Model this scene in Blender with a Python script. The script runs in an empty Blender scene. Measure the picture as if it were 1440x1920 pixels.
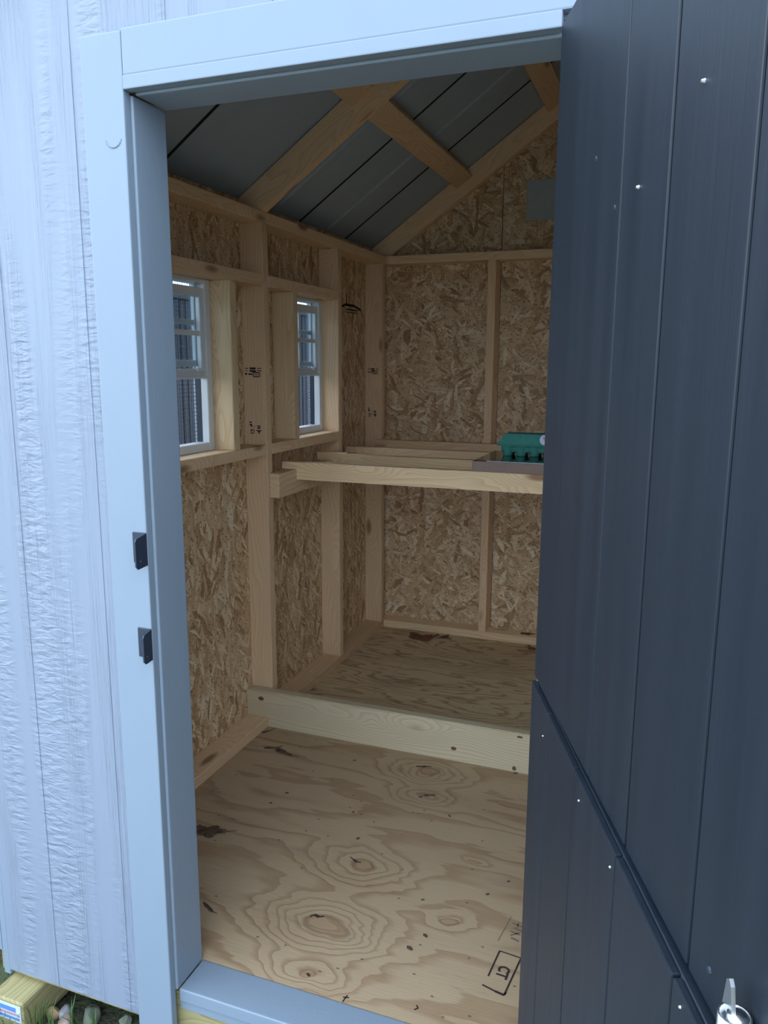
import bpy, bmesh, math, random
from mathutils import Matrix, Vector
random.seed(7)
SC = bpy.context.scene
COL = SC.collection

# ------------------------------------------------------------------ camera
cam_d = bpy.data.cameras.new('camera'); cam = bpy.data.objects.new('camera', cam_d); COL.objects.link(cam)
cam_d.sensor_fit = 'VERTICAL'; cam_d.sensor_height = 36.0; cam_d.lens = 1469.96 / 1920 * 36
cam_d.clip_start = .02; cam_d.clip_end = 200
_R = Vector((0.9361776, 0.35150125, 0.00428673)); _U = Vector((-0.06871721, 0.17103277, 0.98286608)); _F = Vector((-0.34474548, 0.92043178, -0.18427123))
_C = Vector((0.93935, -1.23739, 1.34184))
cam.matrix_world = Matrix(((_R.x, _U.x, -_F.x, _C.x), (_R.y, _U.y, -_F.y, _C.y), (_R.z, _U.z, -_F.z, _C.z), (0, 0, 0, 1)))
SC.camera = cam

# ------------------------------------------------------------------ sky and exposure
world = bpy.data.worlds.new('overcast_sky'); SC.world = world; world.use_nodes = True
_bg = world.node_tree.nodes['Background']
_bg.inputs['Color'].default_value = (0.68, 0.82, 1.0, 1); _bg.inputs['Strength'].default_value = 1.0
vs = SC.view_settings
vs.view_transform = 'Standard'; vs.look = 'None'; vs.gamma = 1.0; vs.use_curve_mapping = False
vs.exposure = 2.15

# ------------------------------------------------------------------ node helpers
class NT:
    def __init__(s, name):
        s.m = bpy.data.materials.new(name); s.m.use_nodes = True
        s.t = s.m.node_tree; s.n = s.t.nodes; s.b = s.n['Principled BSDF']
    def N(s, typ, **kw):
        n = s.n.new(typ)
        for k, v in kw.items(): setattr(n, k, v)
        return n
    def put(s, sock, v):
        if v is None: return
        if hasattr(v, 'is_output'): s.t.links.new(v, sock)
        else:
            if sock.type == 'RGBA' and len(v) == 3: v = (*v, 1)
            sock.default_value = v
    def math(s, op, a, b=None, c=None, clamp=False):
        n = s.N('ShaderNodeMath', operation=op); n.use_clamp = clamp
        for i, v in enumerate((a, b, c)): s.put(n.inputs[i], v)
        return n.outputs[0]
    def vmath(s, op, a, b=None):
        n = s.N('ShaderNodeVectorMath', operation=op); s.put(n.inputs[0], a)
        if b is not None: s.put(n.inputs[1], b)
        return n.outputs[0]
    def obj(s): return s.N('ShaderNodeTexCoord').outputs['Object']
    def rnd(s): return s.N('ShaderNodeObjectInfo').outputs['Random']
    def mapn(s, v, scale=(1, 1, 1), rot=(0, 0, 0), loc=(0, 0, 0)):
        n = s.N('ShaderNodeMapping'); s.put(n.inputs['Vector'], v); s.put(n.inputs['Scale'], scale); s.put(n.inputs['Rotation'], rot); s.put(n.inputs['Location'], loc)
        return n.outputs[0]
    def noise(s, v, scale=1, detail=2, rough=.5, dist=0):
        n = s.N('ShaderNodeTexNoise'); s.put(n.inputs['Vector'], v); s.put(n.inputs['Scale'], scale); s.put(n.inputs['Detail'], detail); s.put(n.inputs['Roughness'], rough); s.put(n.inputs['Distortion'], dist)
        return n.outputs['Fac']
    def vor(s, v, scale=1, dim='3D', feat='F1', rand=1):
        n = s.N('ShaderNodeTexVoronoi', voronoi_dimensions=dim, feature=feat); s.put(n.inputs['Vector'], v); s.put(n.inputs['Scale'], scale); s.put(n.inputs['Randomness'], rand)
        return n.outputs
    def ramp(s, f, stops, interp='LINEAR'):
        n = s.N('ShaderNodeValToRGB'); s.put(n.inputs[0], f); e = n.color_ramp.elements; n.color_ramp.interpolation = interp
        for i, (p, c) in enumerate(stops):
            el = e[i] if i < 2 else e.new(p)
            el.position = p; el.color = (*c, 1) if len(c) == 3 else c
        return n.outputs[0]
    def mix(s, f, a, b, bl='MIX'):
        n = s.N('ShaderNodeMix', data_type='RGBA', blend_type=bl); s.put(n.inputs[0], f); s.put(n.inputs[6], a); s.put(n.inputs[7], b)
        return n.outputs[2]
    def mixf(s, f, a, b):
        n = s.N('ShaderNodeMix', data_type='FLOAT'); s.put(n.inputs[0], f); s.put(n.inputs[2], a); s.put(n.inputs[3], b)
        return n.outputs[0]
    def sep(s, v):
        n = s.N('ShaderNodeSeparateXYZ'); s.put(n.inputs[0], v); return n.outputs
    def comb(s, x, y, z):
        n = s.N('ShaderNodeCombineXYZ')
        for i, v in enumerate((x, y, z)): s.put(n.inputs[i], v)
        return n.outputs[0]
    def sstep(s, v, a, b):
        n = s.N('ShaderNodeMapRange', interpolation_type='SMOOTHSTEP'); s.put(n.inputs[0], v); s.put(n.inputs[1], a); s.put(n.inputs[2], b)
        return n.outputs[0]
    def bump(s, h, dist=.002, strength=1):
        n = s.N('ShaderNodeBump'); s.put(n.inputs['Height'], h); s.put(n.inputs['Distance'], dist); s.put(n.inputs['Strength'], strength)
        s.t.links.new(n.outputs[0], s.b.inputs['Normal'])
    def fin(s, col=None, rough=None, metal=None, spec=None):
        s.put(s.b.inputs['Base Color'], col); s.put(s.b.inputs['Roughness'], rough); s.put(s.b.inputs['Metallic'], metal); s.put(s.b.inputs['Specular IOR Level'], spec)
        return s.m

MAT = {}
def plain(name, col, rough=.6, metal=0, spec=.5):
    k = NT(name); v = k.obj(); f = k.noise(v, 40, 3)
    c = k.mix(f, [x * .86 for x in col], [min(1, x * 1.1) for x in col]); k.bump(f, .0004)
    MAT[name] = k.fin(c, rough, metal, spec); return MAT[name]

def mat_lumber(name, light, dark, knot, seed=0.0, ringf=60, contrast=.6):
    k = NT(name); r = k.rnd()
    off = k.comb(k.math('MULTIPLY', r, 37.1), k.math('MULTIPLY', r, 11.3), k.math('ADD', k.math('MULTIPLY', r, 23.7), seed))
    v = k.vmath('ADD', k.obj(), off)
    vo = k.vor(k.mapn(v, (3.2, 10, 10)))
    kd = vo['Distance']; pick = k.math('GREATER_THAN', k.sep(vo['Color'])[0], .42)
    kn = k.math('MULTIPLY', k.math('SUBTRACT', 1, k.sstep(kd, .07, .2)), pick)
    swell = k.math('MULTIPLY', k.math('SUBTRACT', 1, k.sstep(kd, .1, .6)), pick)
    warp = k.noise(k.mapn(v, (1.3, 7, 7)), 1, 2, .5, .4)
    s = k.sep(v)
    field = k.math('ADD', k.math('ADD', k.math('MULTIPLY', s[1], ringf), k.math('MULTIPLY', s[2], ringf * .7)), k.math('ADD', k.math('MULTIPLY', warp, 14), k.math('MULTIPLY', swell, 5)))
    ring = k.math('FRACT', field)
    ring = k.math('POWER', ring, 2.2)
    fine = k.noise(k.mapn(v, (5, 260, 260)), 1, 3, .6)
    big = k.noise(k.mapn(v, (1.0, 5, 5)), 1, 2)
    f = k.math('ADD', k.math('MULTIPLY', ring, contrast), k.math('MULTIPLY', k.math('SUBTRACT', fine, .5), .5), None, True)
    c = k.mix(f, light, dark)
    c = k.mix(k.math('MULTIPLY', k.sstep(big, .45, .75), .35), c, [x * .78 for x in light])
    tone = k.math('ADD', .88, k.math('MULTIPLY', r, .24))
    c = k.mix(1.0, c, k.comb(tone, tone, tone), 'MULTIPLY')
    c = k.mix(k.math('MULTIPLY', kn, .85), c, knot)
    k.bump(k.math('ADD', fine, ring), .0006)
    MAT[name] = k.fin(c, .68, 0, .3)

mat_lumber('lumber', (.82, .585, .365), (.65, .415, .225), (.24, .12, .06))
mat_lumber('lumber_fresh', (.83, .62, .375), (.61, .385, .20), (.30, .15, .07), 5, 70)
mat_lumber('lumber_treated', (.60, .51, .345), (.42, .335, .20), (.20, .11, .055), 9, 85, .7)

mat_lumber('lumber_pressure', (.33, .29, .14), (.19, .15, .065), (.1, .06, .03), 3, 90, .7)

def mat_osb(name, turn=None):
    k = NT(name); v = k.obj(); s = k.sep(v); r = k.rnd()
    p = k.comb(k.math('ADD', s[0], k.math('MULTIPLY', r, 5)), s[1], 0)
    wob = k.noise(p, 14, 2); wob2 = k.noise(k.vmath('ADD', p, (5.2, 1.3, 0)), 14, 2)
    p = k.vmath('ADD', p, k.comb(k.math('MULTIPLY', wob, .03), k.math('MULTIPLY', wob2, .03), 0))
    best = None; col = None; edge = None
    for i, (a, ln, w) in enumerate(zip(turn or (8, 62, 118, 150, 33, 92), (.085, .075, .08, .06, .07, .09), (.019, .017, .02, .013, .011, .022))):
        q = k.mapn(p, (1 / ln, 1 / w, 1), (0, 0, 0)); 
        rot = k.mapn(p, (1, 1, 1), (0, 0, math.radians(a)), (i * 3.7, i * 1.9, 0)); q = k.mapn(rot, (1 / ln, 1 / w, 1))
        vo = k.vor(q, 1, '2D'); cc = k.sep(vo['Color'])
        h = cc[0]
        grain = k.noise(k.mapn(rot, (18, 420, 1)), 1, 2)
        tone = k.math('ADD', cc[1], k.math('MULTIPLY', k.math('SUBTRACT', grain, .5), .55))
        e = k.sstep(vo['Distance'], .42, .72)
        if best is None: best, col, edge = h, tone, e
        else:
            g = k.math('GREATER_THAN', h, best)
            col = k.mixf(g, col, tone); edge = k.mixf(g, edge, e); best = k.math('MAXIMUM', best, h)
    c = k.ramp(col, [(0, (.36, .215, .105)), (.2, (.57, .375, .205)), (.5, (.69, .485, .285)), (.75, (.755, .565, .35)), (1, (.86, .72, .51))])
    c = k.mix(k.math('MULTIPLY', edge, .33), c, (.28, .165, .085))
    blotch = k.noise(p, 2.2, 2); c = k.mix(k.math('MULTIPLY', k.sstep(blotch, .5, .75), .22), c, (.46, .29, .15))
    dk = k.math('LESS_THAN', k.vor(k.mapn(p, (30, 62, 1), (0, 0, .7)), 1, '2D')['Distance'], .1)
    c = k.mix(k.math('MULTIPLY', dk, .85), c, (.035, .02, .012))
    k.bump(k.math('ADD', col, k.math('MULTIPLY', edge, -.5)), .0012)
    MAT[name] = k.fin(c, .62, 0, .35)
mat_osb('osb')
mat_osb('osb_upright', (80, 62, 105, 122, 40, 92))

# knots of the front sheet of plywood (floor coordinates)
KNOTS = [(.207, .544, .13, .075, 4.6), (.217, .298, .15, .09, 6.5), (.225, 1.075, .11, .07, 5.0), (.262, .925, .10, .05, 3.6), (.247, .140, .11, .045, 3.8), (.503, .417, .05, .03, 1.8), (.50, .669, .04, .02, 1.2), (-.2, .72, .35, .12, 1.6), (.6, .9, .2, .05, 1.5)]
DARK = [(.207, .544, .042, .022), (.217, .298, .05, .030), (.235, 1.09, .038, .022), (.262, .945, .018, .010), (.247, .140, .02, .012), (.503, .417, .022, .012), (.50, .669, .012, .006)]
REARK = [(.10, 2.24, .22, .10, 4.0), (-.05, 1.75, .3, .10, 2.5), (.3, 1.6, .2, .08, 2.5), (.0, 2.05, .2, .05, 1.5)]
def mat_ply(name, knots, darks, cols, freq, dirt):
    k = NT(name); v = k.obj(); s = k.sep(v)
    w1 = k.noise(k.mapn(v, (1.5, 6, 1)), 1, 3, .55); w2 = k.noise(k.mapn(v, (5, 34, 1)), 1, 3)
    wx = k.noise(k.mapn(v, (9, 14, 1)), 1, 2); wy = k.noise(k.mapn(v, (9, 14, 1), (0, 0, 0), (4, 4, 0)), 1, 2)
    jx = k.math('ADD', s[0], k.math('MULTIPLY', k.math('SUBTRACT', wx, .5), .10)); jy = k.math('ADD', s[1], k.math('MULTIPLY', k.math('SUBTRACT', wy, .5), .04))
    field = k.math('ADD', k.math('MULTIPLY', s[1], freq), k.math('ADD', k.math('MULTIPLY', w1, freq * .42), k.math('MULTIPLY', w2, .5)))
    for (kx, ky, sx, sy, A) in knots:
        dx = k.math('DIVIDE', k.math('SUBTRACT', jx, kx), sx); dy = k.math('DIVIDE', k.math('SUBTRACT', jy, ky), sy)
        d2 = k.math('ADD', k.math('MULTIPLY', dx, dx), k.math('MULTIPLY', dy, dy))
        field = k.math('ADD', field, k.math('MULTIPLY', k.math('EXPONENT', k.math('MULTIPLY', d2, -1)), A))
    fr = k.math('FRACT', field)
    ring = k.math('ADD', k.math('MULTIPLY', k.math('MULTIPLY', k.sstep(fr, .45, .9), k.math('SUBTRACT', 1, k.sstep(fr, .92, 1.0))), .75), k.math('MULTIPLY', k.sstep(w1, .45, .7), .35), None, True)
    fine = k.noise(k.mapn(v, (9, 300, 1)), 1, 3, .6)
    c = k.mix(k.math('MULTIPLY', k.math('POWER', ring, 1.3), .85), cols[0], cols[1])
    c = k.mix(k.math('MULTIPLY', k.sstep(fine, .45, .8), .45), c, cols[2])
    bl = k.noise(k.mapn(v, (1.8, 3.5, 1), (0, 0, 0), (2, 7, 0)), 1, 3); c = k.mix(k.math('MULTIPLY', k.sstep(bl, .48, .72), .4), c, cols[3])
    for (kx, ky, sx, sy) in darks:
        dx = k.math('DIVIDE', k.math('SUBTRACT', jx, kx), sx); dy = k.math('DIVIDE', k.math('SUBTRACT', jy, ky), sy)
        d = k.math('SQRT', k.math('ADD', k.math('MULTIPLY', dx, dx), k.math('MULTIPLY', dy, dy)))
        c = k.mix(k.math('MULTIPLY', k.math('SUBTRACT', 1, k.sstep(d, .75, 1.05)), .45), c, (.30, .17, .085))
        rim = k.math('MULTIPLY', k.sstep(d, .75, .95), k.math('SUBTRACT', 1, k.sstep(d, 1.0, 1.3)))
        c = k.mix(k.math('MULTIPLY', rim, .55), c, (.16, .085, .045))
    sp = k.vor(k.mapn(v, (30, 44, 1)), 1, '2D'); spk = k.math('MULTIPLY', k.math('LESS_THAN', sp['Distance'], .12), k.math('GREATER_THAN', k.sep(sp['Color'])[1], .965))
    c = k.mix(k.math('MULTIPLY', spk, .7), c, (.1, .06, .035))
    di = k.noise(k.mapn(v, (2.5, 9, 1), (0, 0, .12), (1, 3, 0)), 1, 4, .65); c = k.mix(k.math('MULTIPLY', k.sstep(di, .58, .74), dirt), c, (.13, .10, .08))
    k.bump(k.math('ADD', ring, fine), .0005)
    MAT[name] = k.fin(c, .66, 0, .3)
mat_ply('plywood', KNOTS, DARK, [(.43, .315, .195), (.265, .158, .082), (.365, .26, .152), (.32, .222, .128)], 7, .4)
mat_ply('plywood_weathered', REARK, [(.10, 2.24, .03, .016)], [(.66, .51, .31), (.22, .14, .07), (.46, .33, .19), (.44, .32, .18)], 22, .45)

def mat_siding(name, base):
    k = NT(name); v = k.obj()
    grain = k.noise(k.mapn(v, (160, 20, 4)), 1, 3, .6, .6)
    rip = k.noise(k.mapn(v, (26, 1, 78)), 1, 2, .5, .45)
    patch = k.sstep(k.noise(k.mapn(v, (9, 1, .9)), 1, 2), .45, .62)
    gpatch = k.sstep(k.noise(k.mapn(v, (14, 1, 1.1), (0, 0, 0), (3, 0, 5)), 1, 2), .40, .60)
    h = k.math('ADD', k.math('MULTIPLY', k.math('MULTIPLY', grain, gpatch), .8), k.math('MULTIPLY', k.math('MULTIPLY', rip, patch), 1.0))
    k.bump(h, .0062, 1)
    c = k.mix(k.noise(k.mapn(v, (3, 3, 1.2)), 1, 3), [x * .96 for x in base], base)
    MAT[name] = k.fin(c, .42, 0, .5)
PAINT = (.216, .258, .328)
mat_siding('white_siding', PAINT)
def mat_paint(name, base, rough=.4, bumpd=.0006):
    k = NT(name); v = k.obj(); n = k.noise(k.mapn(v, (20, 20, 7)), 1, 3); n2 = k.noise(k.mapn(v, (150, 150, 15)), 1, 2)
    k.bump(k.math('ADD', n, k.math('MULTIPLY', n2, .4)), bumpd)
    MAT[name] = k.fin(k.mix(n, [x * .95 for x in base], base), rough, 0, .5)
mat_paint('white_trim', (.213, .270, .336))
mat_paint('vinyl_white', (.70, .74, .76), .35, .0002)
def mat_door():
    k = NT('dark_door_paint'); v = k.obj()
    st = k.noise(k.mapn(v, (26, 26, .9)), 1, 4, .6); st2 = k.noise(k.mapn(v, (150, 150, 3)), 1, 2)
    c = k.mix(st, (.006, .011, .019), (.011, .018, .028))
    k.bump(k.math('ADD', st, k.math('MULTIPLY', st2, .2)), .0008)
    MAT['door'] = k.fin(c, k.math('ADD', .36, k.math('MULTIPLY', st, .2)), 0, .5)
mat_door()
def mat_roof():
    k = NT('roof_metal'); v = k.obj(); n = k.noise(k.mapn(v, (4, 14, 4)), 1, 3)
    k.bump(n, .0006); MAT['roof'] = k.fin(k.mix(n, (.36, .48, .62), (.46, .58, .72)), k.math('ADD', .36, k.math('MULTIPLY', n, .2)), .35, .5)
mat_roof()
def mat_ground():
    k = NT('ground_soil'); v = k.obj(); n = k.noise(v, 9, 5, .65); n2 = k.noise(v, 60, 3)
    far = k.sstep(k.sep(v)[1], -.25, -.9)
    bounce_ground = k.ramp(n, [(.3, (.21, .20, .15)), (.55, (.31, .30, .235)), (.8, (.40, .37, .31))])  # unseen ground out front, made pale to bounce light into the shed
    c = k.ramp(n, [(.3, (.018, .014, .010)), (.5, (.045, .04, .025)), (.65, (.05, .07, .025)), (.8, (.09, .08, .05))])
    c = k.mix(far, c, bounce_ground); k.bump(k.math('ADD', n, n2), .02); MAT['soil'] = k.fin(c, .95)
mat_ground()
def mat_stone(name, a, b):
    k = NT(name); v = k.obj(); n = k.noise(v, 35, 5, .65); k.bump(n, .003); MAT[name] = k.fin(k.mix(n, a, b), .85)
mat_stone('stone_grey', (.22, .23, .24), (.48, .49, .50)); mat_stone('stone_tan', (.30, .19, .09), (.55, .38, .20)); mat_stone('stone_moss', (.07, .09, .06), (.20, .22, .16)); mat_stone('stone_pink', (.26, .18, .15), (.48, .37, .32))
def mat_leaf():
    k = NT('dead_leaf'); v = k.obj(); n = k.noise(v, 60, 3); r = k.rnd(); MAT['leaf'] = k.fin(k.mix(n, (.10, .04, .02), (.30, .125, .065)), .7)
mat_leaf()
k = NT('damp_leaf'); MAT['leaf_dark'] = k.fin(k.mix(k.noise(k.obj(), 70, 3), (.02, .016, .014), (.16, .105, .07)), .6)
k = NT('grass_blade'); MAT['grass'] = k.fin(k.mix(k.noise(k.obj(), 14, 3), (.03, .06, .015), (.10, .19, .05)), .6)
plain('black_metal', (.016, .028, .05), .45, .0)
plain('steel', (.62, .64, .66), .28, 1.0)
plain('wire', (.05, .05, .055), .6, .3)
plain('ink', (.045, .03, .03), .9, 0, .1)
plain('ink_faint', (.20, .15, .11), .9, 0, .1)
plain('cardboard_brown', (.27, .185, .155), .7)
plain('gloss_black', (.006, .007, .008), .08)
plain('pulp_green', (.065, .275, .23), .85, 0, .2)
plain('sticker_white', (.72, .70, .86), .5)
plain('tag_paper', (.50, .60, .70), .5)
plain('tag_blue', (.10, .22, .48), .5)
plain('tag_red', (.45, .22, .28), .5)
plain('fence_dark', (.005, .012, .027), .6)
plain('vent_plastic', (.40, .46, .47), .5)
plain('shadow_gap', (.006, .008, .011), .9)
def mat_glass():
    m = bpy.data.materials.new('window_glass'); m.use_nodes = True; t = m.node_tree; n = t.nodes; n.clear()
    o = n.new('ShaderNodeOutputMaterial'); tr = n.new('ShaderNodeBsdfTransparent'); gl = n.new('ShaderNodeBsdfGlossy'); fr = n.new('ShaderNodeLayerWeight'); mx = n.new('ShaderNodeMixShader'); nz = n.new('ShaderNodeTexNoise')
    tr.inputs[0].default_value = (.86, .90, .92, 1); gl.inputs['Roughness'].default_value = .03; fr.inputs[0].default_value = .25
    mx2 = n.new('ShaderNodeMath'); mx2.operation = 'MULTIPLY_ADD'; mx2.inputs[1].default_value = .06
    t.links.new(nz.outputs[0], mx2.inputs[0]); pw = n.new('ShaderNodeMath'); pw.operation = 'POWER'; pw.inputs[1].default_value = 4; t.links.new(fr.outputs['Facing'], pw.inputs[0]); t.links.new(pw.outputs[0], mx2.inputs[2])
    t.links.new(mx2.outputs[0], mx.inputs[0]); t.links.new(tr.outputs[0], mx.inputs[1]); t.links.new(gl.outputs[0], mx.inputs[2]); t.links.new(mx.outputs[0], o.inputs[0])
    MAT['glass'] = m
mat_glass()

# ------------------------------------------------------------------ object helpers
WM = {}
def link(o, M=None, parent=None):
    COL.objects.link(o); M = M or Matrix.Identity(4); WM[o.name] = M
    if parent is not None:
        o.parent = parent; o.matrix_parent_inverse = WM[parent.name].inverted()
    o.matrix_basis = M
    return o
def tag(o, label=None, cat=None, group=None, kind=None):
    if label: o['label'] = label
    if cat: o['category'] = cat
    if group: o['group'] = group
    if kind: o['kind'] = kind
    return o
def empty(name, loc, label=None, cat=None, group=None, kind=None):
    o = bpy.data.objects.new(name, None); o.empty_display_size = .05
    link(o, Matrix.Translation(loc)); return tag(o, label, cat, group, kind)
def mesh_obj(name, bm, mats, M=None, parent=None, smooth=False):
    me = bpy.data.meshes.new(name); bmesh.ops.recalc_face_normals(bm, faces=bm.faces[:]); bm.to_mesh(me); bm.free()
    for m in (mats if isinstance(mats, (list, tuple)) else [mats]): me.materials.append(MAT[m])
    if smooth:
        for p in me.polygons: p.use_smooth = True
    return link(bpy.data.objects.new(name, me), M, parent)
def add_box(bm, x0, x1, y0, y1, z0, z1, bev=0, seg=1, mi=0):
    vs_ = [bm.verts.new((x, y, z)) for x in (x0, x1) for y in (y0, y1) for z in (z0, z1)]
    fs = [bm.faces.new([vs_[i] for i in f]) for f in ((0, 1, 3, 2), (4, 6, 7, 5), (0, 4, 5, 1), (2, 3, 7, 6), (0, 2, 6, 4), (1, 5, 7, 3))]
    for f in fs: f.material_index = mi
    if bev:
        es = {e for f in fs for e in f.edges}
        bmesh.ops.bevel(bm, geom=list(es), offset=bev, segments=seg, affect='EDGES', profile=.6)
    return fs
AX = {'x': ((1, 0, 0), (0, 1, 0), (0, 0, 1)), 'y': ((0, 1, 0), (0, 0, 1), (1, 0, 0)), 'z': ((0, 0, 1), (1, 0, 0), (0, 1, 0))}
def frame(ex, ey, ez, o):
    return Matrix(((ex[0], ey[0], ez[0], o[0]), (ex[1], ey[1], ez[1], o[1]), (ex[2], ey[2], ez[2], o[2]), (0, 0, 0, 1)))
def board(name, b, axis, mat, parent=None, bev=.002):
    """a sawn board filling world box b = (x0,x1,y0,y1,z0,z1), grain along axis"""
    ex, ey, ez = AX[axis]; c = ((b[0] + b[1]) / 2, (b[2] + b[3]) / 2, (b[4] + b[5]) / 2)
    d = {'x': b[1] - b[0], 'y': b[3] - b[2], 'z': b[5] - b[4]}; o3 = {'x': 'xyz', 'y': 'yzx', 'z': 'zxy'}[axis]
    h = [d[a] / 2 for a in o3]
    bm = bmesh.new(); add_box(bm, -h[0], h[0], -h[1], h[1], -h[2], h[2], bev)
    return mesh_obj(name, bm, mat, frame(ex, ey, ez, c), parent)
def prism(bm, pts, z0, z1, mi=0):
    """polygon in local xy pushed from z0 to z1"""
    a = [bm.verts.new((p[0], p[1], z0)) for p in pts]; b = [bm.verts.new((p[0], p[1], z1)) for p in pts]; n = len(pts)
    fs = [bm.faces.new(a[::-1]), bm.faces.new(b)] + [bm.faces.new((a[i], a[(i + 1) % n], b[(i + 1) % n], b[i])) for i in range(n)]
    for f in fs: f.material_index = mi
    return fs
def sheet(bm, xs, ys, holes, z0, z1, top=None):
    """rectangular sheet with holes cut by the breakpoints xs, ys"""
    V = {}
    def v(x, y):
        if (x, y) not in V: V[(x, y)] = bm.verts.new((x, y, z0))
        return V[(x, y)]
    fs = []
    for i in range(len(xs) - 1):
        for j in range(len(ys) - 1):
            mx, my = (xs[i] + xs[i + 1]) / 2, (ys[j] + ys[j + 1]) / 2
            if any(h[0] < mx < h[1] and h[2] < my < h[3] for h in holes): continue
            fs.append(bm.faces.new((v(xs[i], ys[j]), v(xs[i + 1], ys[j]), v(xs[i + 1], ys[j + 1]), v(xs[i], ys[j + 1]))))
    r = bmesh.ops.extrude_face_region(bm, geom=fs)
    for e in r['geom']:
        if isinstance(e, bmesh.types.BMVert): e.co.z = z1
def cyl(bm, p0, p1, r0, r1=None, n=12, mi=0, caps=True):
    r1 = r0 if r1 is None else r1; p0, p1 = Vector(p0), Vector(p1); d = (p1 - p0).normalized()
    a = d.orthogonal().normalized(); b = d.cross(a)
    A = [bm.verts.new(p0 + (a * math.cos(t) + b * math.sin(t)) * r0) for t in [2 * math.pi * i / n for i in range(n)]]
    B = [bm.verts.new(p1 + (a * math.cos(t) + b * math.sin(t)) * r1) for t in [2 * math.pi * i / n for i in range(n)]]
    fs = [bm.faces.new((A[i], A[(i + 1) % n], B[(i + 1) % n], B[i])) for i in range(n)]
    if caps: fs += [bm.faces.new(A[::-1]), bm.faces.new(B)]
    for f in fs: f.material_index = mi
def outer_faces(o, axis, sign, slot=1):
    for p in o.data.polygons:
        if p.normal[axis] * sign > -.5: p.material_index = slot

# ------------------------------------------------------------------ dimensions (metres; z=0 floor, y=0 face of front siding, x=0 left door jamb)
D = .089; T = .038
XL, XR = -.521, 1.921; YB = 2.517; I = XL + D; IR = XR - D; XM = .70
ZP = 1.854; M_ = .70; ZTOP = 1.9626           # roof underside above x = I
def roofz(x): return ZTOP + M_ * ((x if x <= XM else 2 * XM - x) - I)
Y2, Y3, Y4, Y1 = 1.231, 1.866, YB - D - T, .597
ZS, ZH = 1.061, 1.608                        # window sill top, header underside
H = 1.8065; W = .747; ZB = -.096; GZ = -.205

# ------------------------------------------------------------------ floor
floor = empty('floor', (0, 0, 0), 'plywood floor of the shed with pale front sheet and darker rear sheet', None, None, 'structure')
bm = bmesh.new(); add_box(bm, XL, XR, .098, 1.2295, -.016, 0); fs1 = mesh_obj('plywood_sheet', bm, 'plywood', None, floor); tag(fs1, 'pale knotty plywood sheet behind the door sill')
bm = bmesh.new(); add_box(bm, XL, XR, 1.2315, YB, -.016, 0); fs2 = mesh_obj('plywood_sheet', bm, 'plywood_weathered', None, floor); tag(fs2, 'darker weathered plywood sheet under the roost bars')
bm = bmesh.new(); add_box(bm, XL, XR, .012, .05, -.115, -.016, .002); mesh_obj('rim_joist', bm, 'lumber_pressure', None, floor)
for x in (XL + .02, .2, .9, XR - .06):
    bm = bmesh.new(); add_box(bm, x, x + T, .05, YB, -.105, -.016); mesh_obj('floor_joist', bm, 'lumber_treated', None, floor)

def text_mesh(name, body, size, M, mat, parent, sx=1, z=.0006):
    cu = bpy.data.curves.new(name, 'FONT'); cu.body = body; cu.size = size; cu.align_x = 'CENTER'; cu.align_y = 'CENTER'; cu.extrude = .0002; cu.offset = .0011
    to = bpy.data.objects.new(name, cu); COL.objects.link(to)
    me = bpy.data.meshes.new_from_object(to.evaluated_get(bpy.context.evaluated_depsgraph_get())); bpy.data.objects.remove(to); bpy.data.curves.remove(cu)
    me.materials.clear(); me.materials.append(MAT[mat])
    for v in me.vertices: v.co.x *= sx
    return link(bpy.data.objects.new(name, me), M, parent)
def strokes(name, segs, w, M, mat, parent):
    """flat ink lines in local xy"""
    bm = bmesh.new()
    for (x0, y0, x1, y1, *ww) in segs:
        d = Vector((x1 - x0, y1 - y0)); 
        if d.length == 0: continue
        n = Vector((-d.y, d.x)).normalized() * (ww[0] if ww else w) / 2
        prism(bm, [(x0 - n.x, y0 - n.y), (x1 - n.x, y1 - n.y), (x1 + n.x, y1 + n.y), (x0 + n.x, y0 + n.y)], 0, .0004)
    return mesh_obj(name, bm, mat, M, parent)
# stamped box with CT: reads towards -y
tl, tr, bl, br = (.632, .365), (.683, .360), (.620, .246), (.669, .239)
strokes('grade_stamp', [(*tl, *tr, .003), (*tl, .6245, .280, .004), (*tr, *br, .004), (.618, .251, .648, .243, .004), (.648, .243, *br, .006), (*br, .672, .248, .003)], .003, Matrix.Translation((0, 0, .0003)), 'ink', fs1)
text_mesh('grade_stamp', 'CT', .036, frame((-.06, -.998, 0), (.998, -.06, 0), (0, 0, 1), (.652, .303, .0004)), 'ink', fs1, .8)
strokes('grade_stamp', [(.634, .49, .621, .395), (.641, .468, .668, .462, .005), (.648, .452, .668, .447, .006), (.642, .438, .667, .433, .004), (.645, .424, .664, .44, .004), (.648, .417, .668, .411, .006), (.655, .475, .655, .455, .003)], .002, Matrix.Translation((0, 0, .0003)), 'ink_faint', fs1)
strokes('pencil_mark', [(.352, .118, .349, .098), (.345, .110, .358, .113), (.50, .146, .506, .139), (.506, .139, .499, .133)], .003, Matrix.Translation((0, 0, .0003)), 'ink', fs1)
strokes('knot_crack', [(.182, .560, .193, .553, .006), (.193, .553, .205, .556, .004), (.168, .567, .182, .560, .003)], .003, Matrix.Translation((0, 0, .0003)), 'ink', fs1)
strokes('knot_crack', [(.176, .322, .190, .318, .008), (.190, .318, .200, .325, .004), (.168, .312, .176, .322, .004)], .003, Matrix.Translation((0, 0, .0003)), 'ink', fs1)
strokes('knot_crack', [(.182, 1.108, .200, 1.112, .006), (.200, 1.112, .215, 1.120, .008), (.215, 1.120, .232, 1.124, .004)], .003, Matrix.Translation((0, 0, .0003)), 'ink', fs1)
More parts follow.
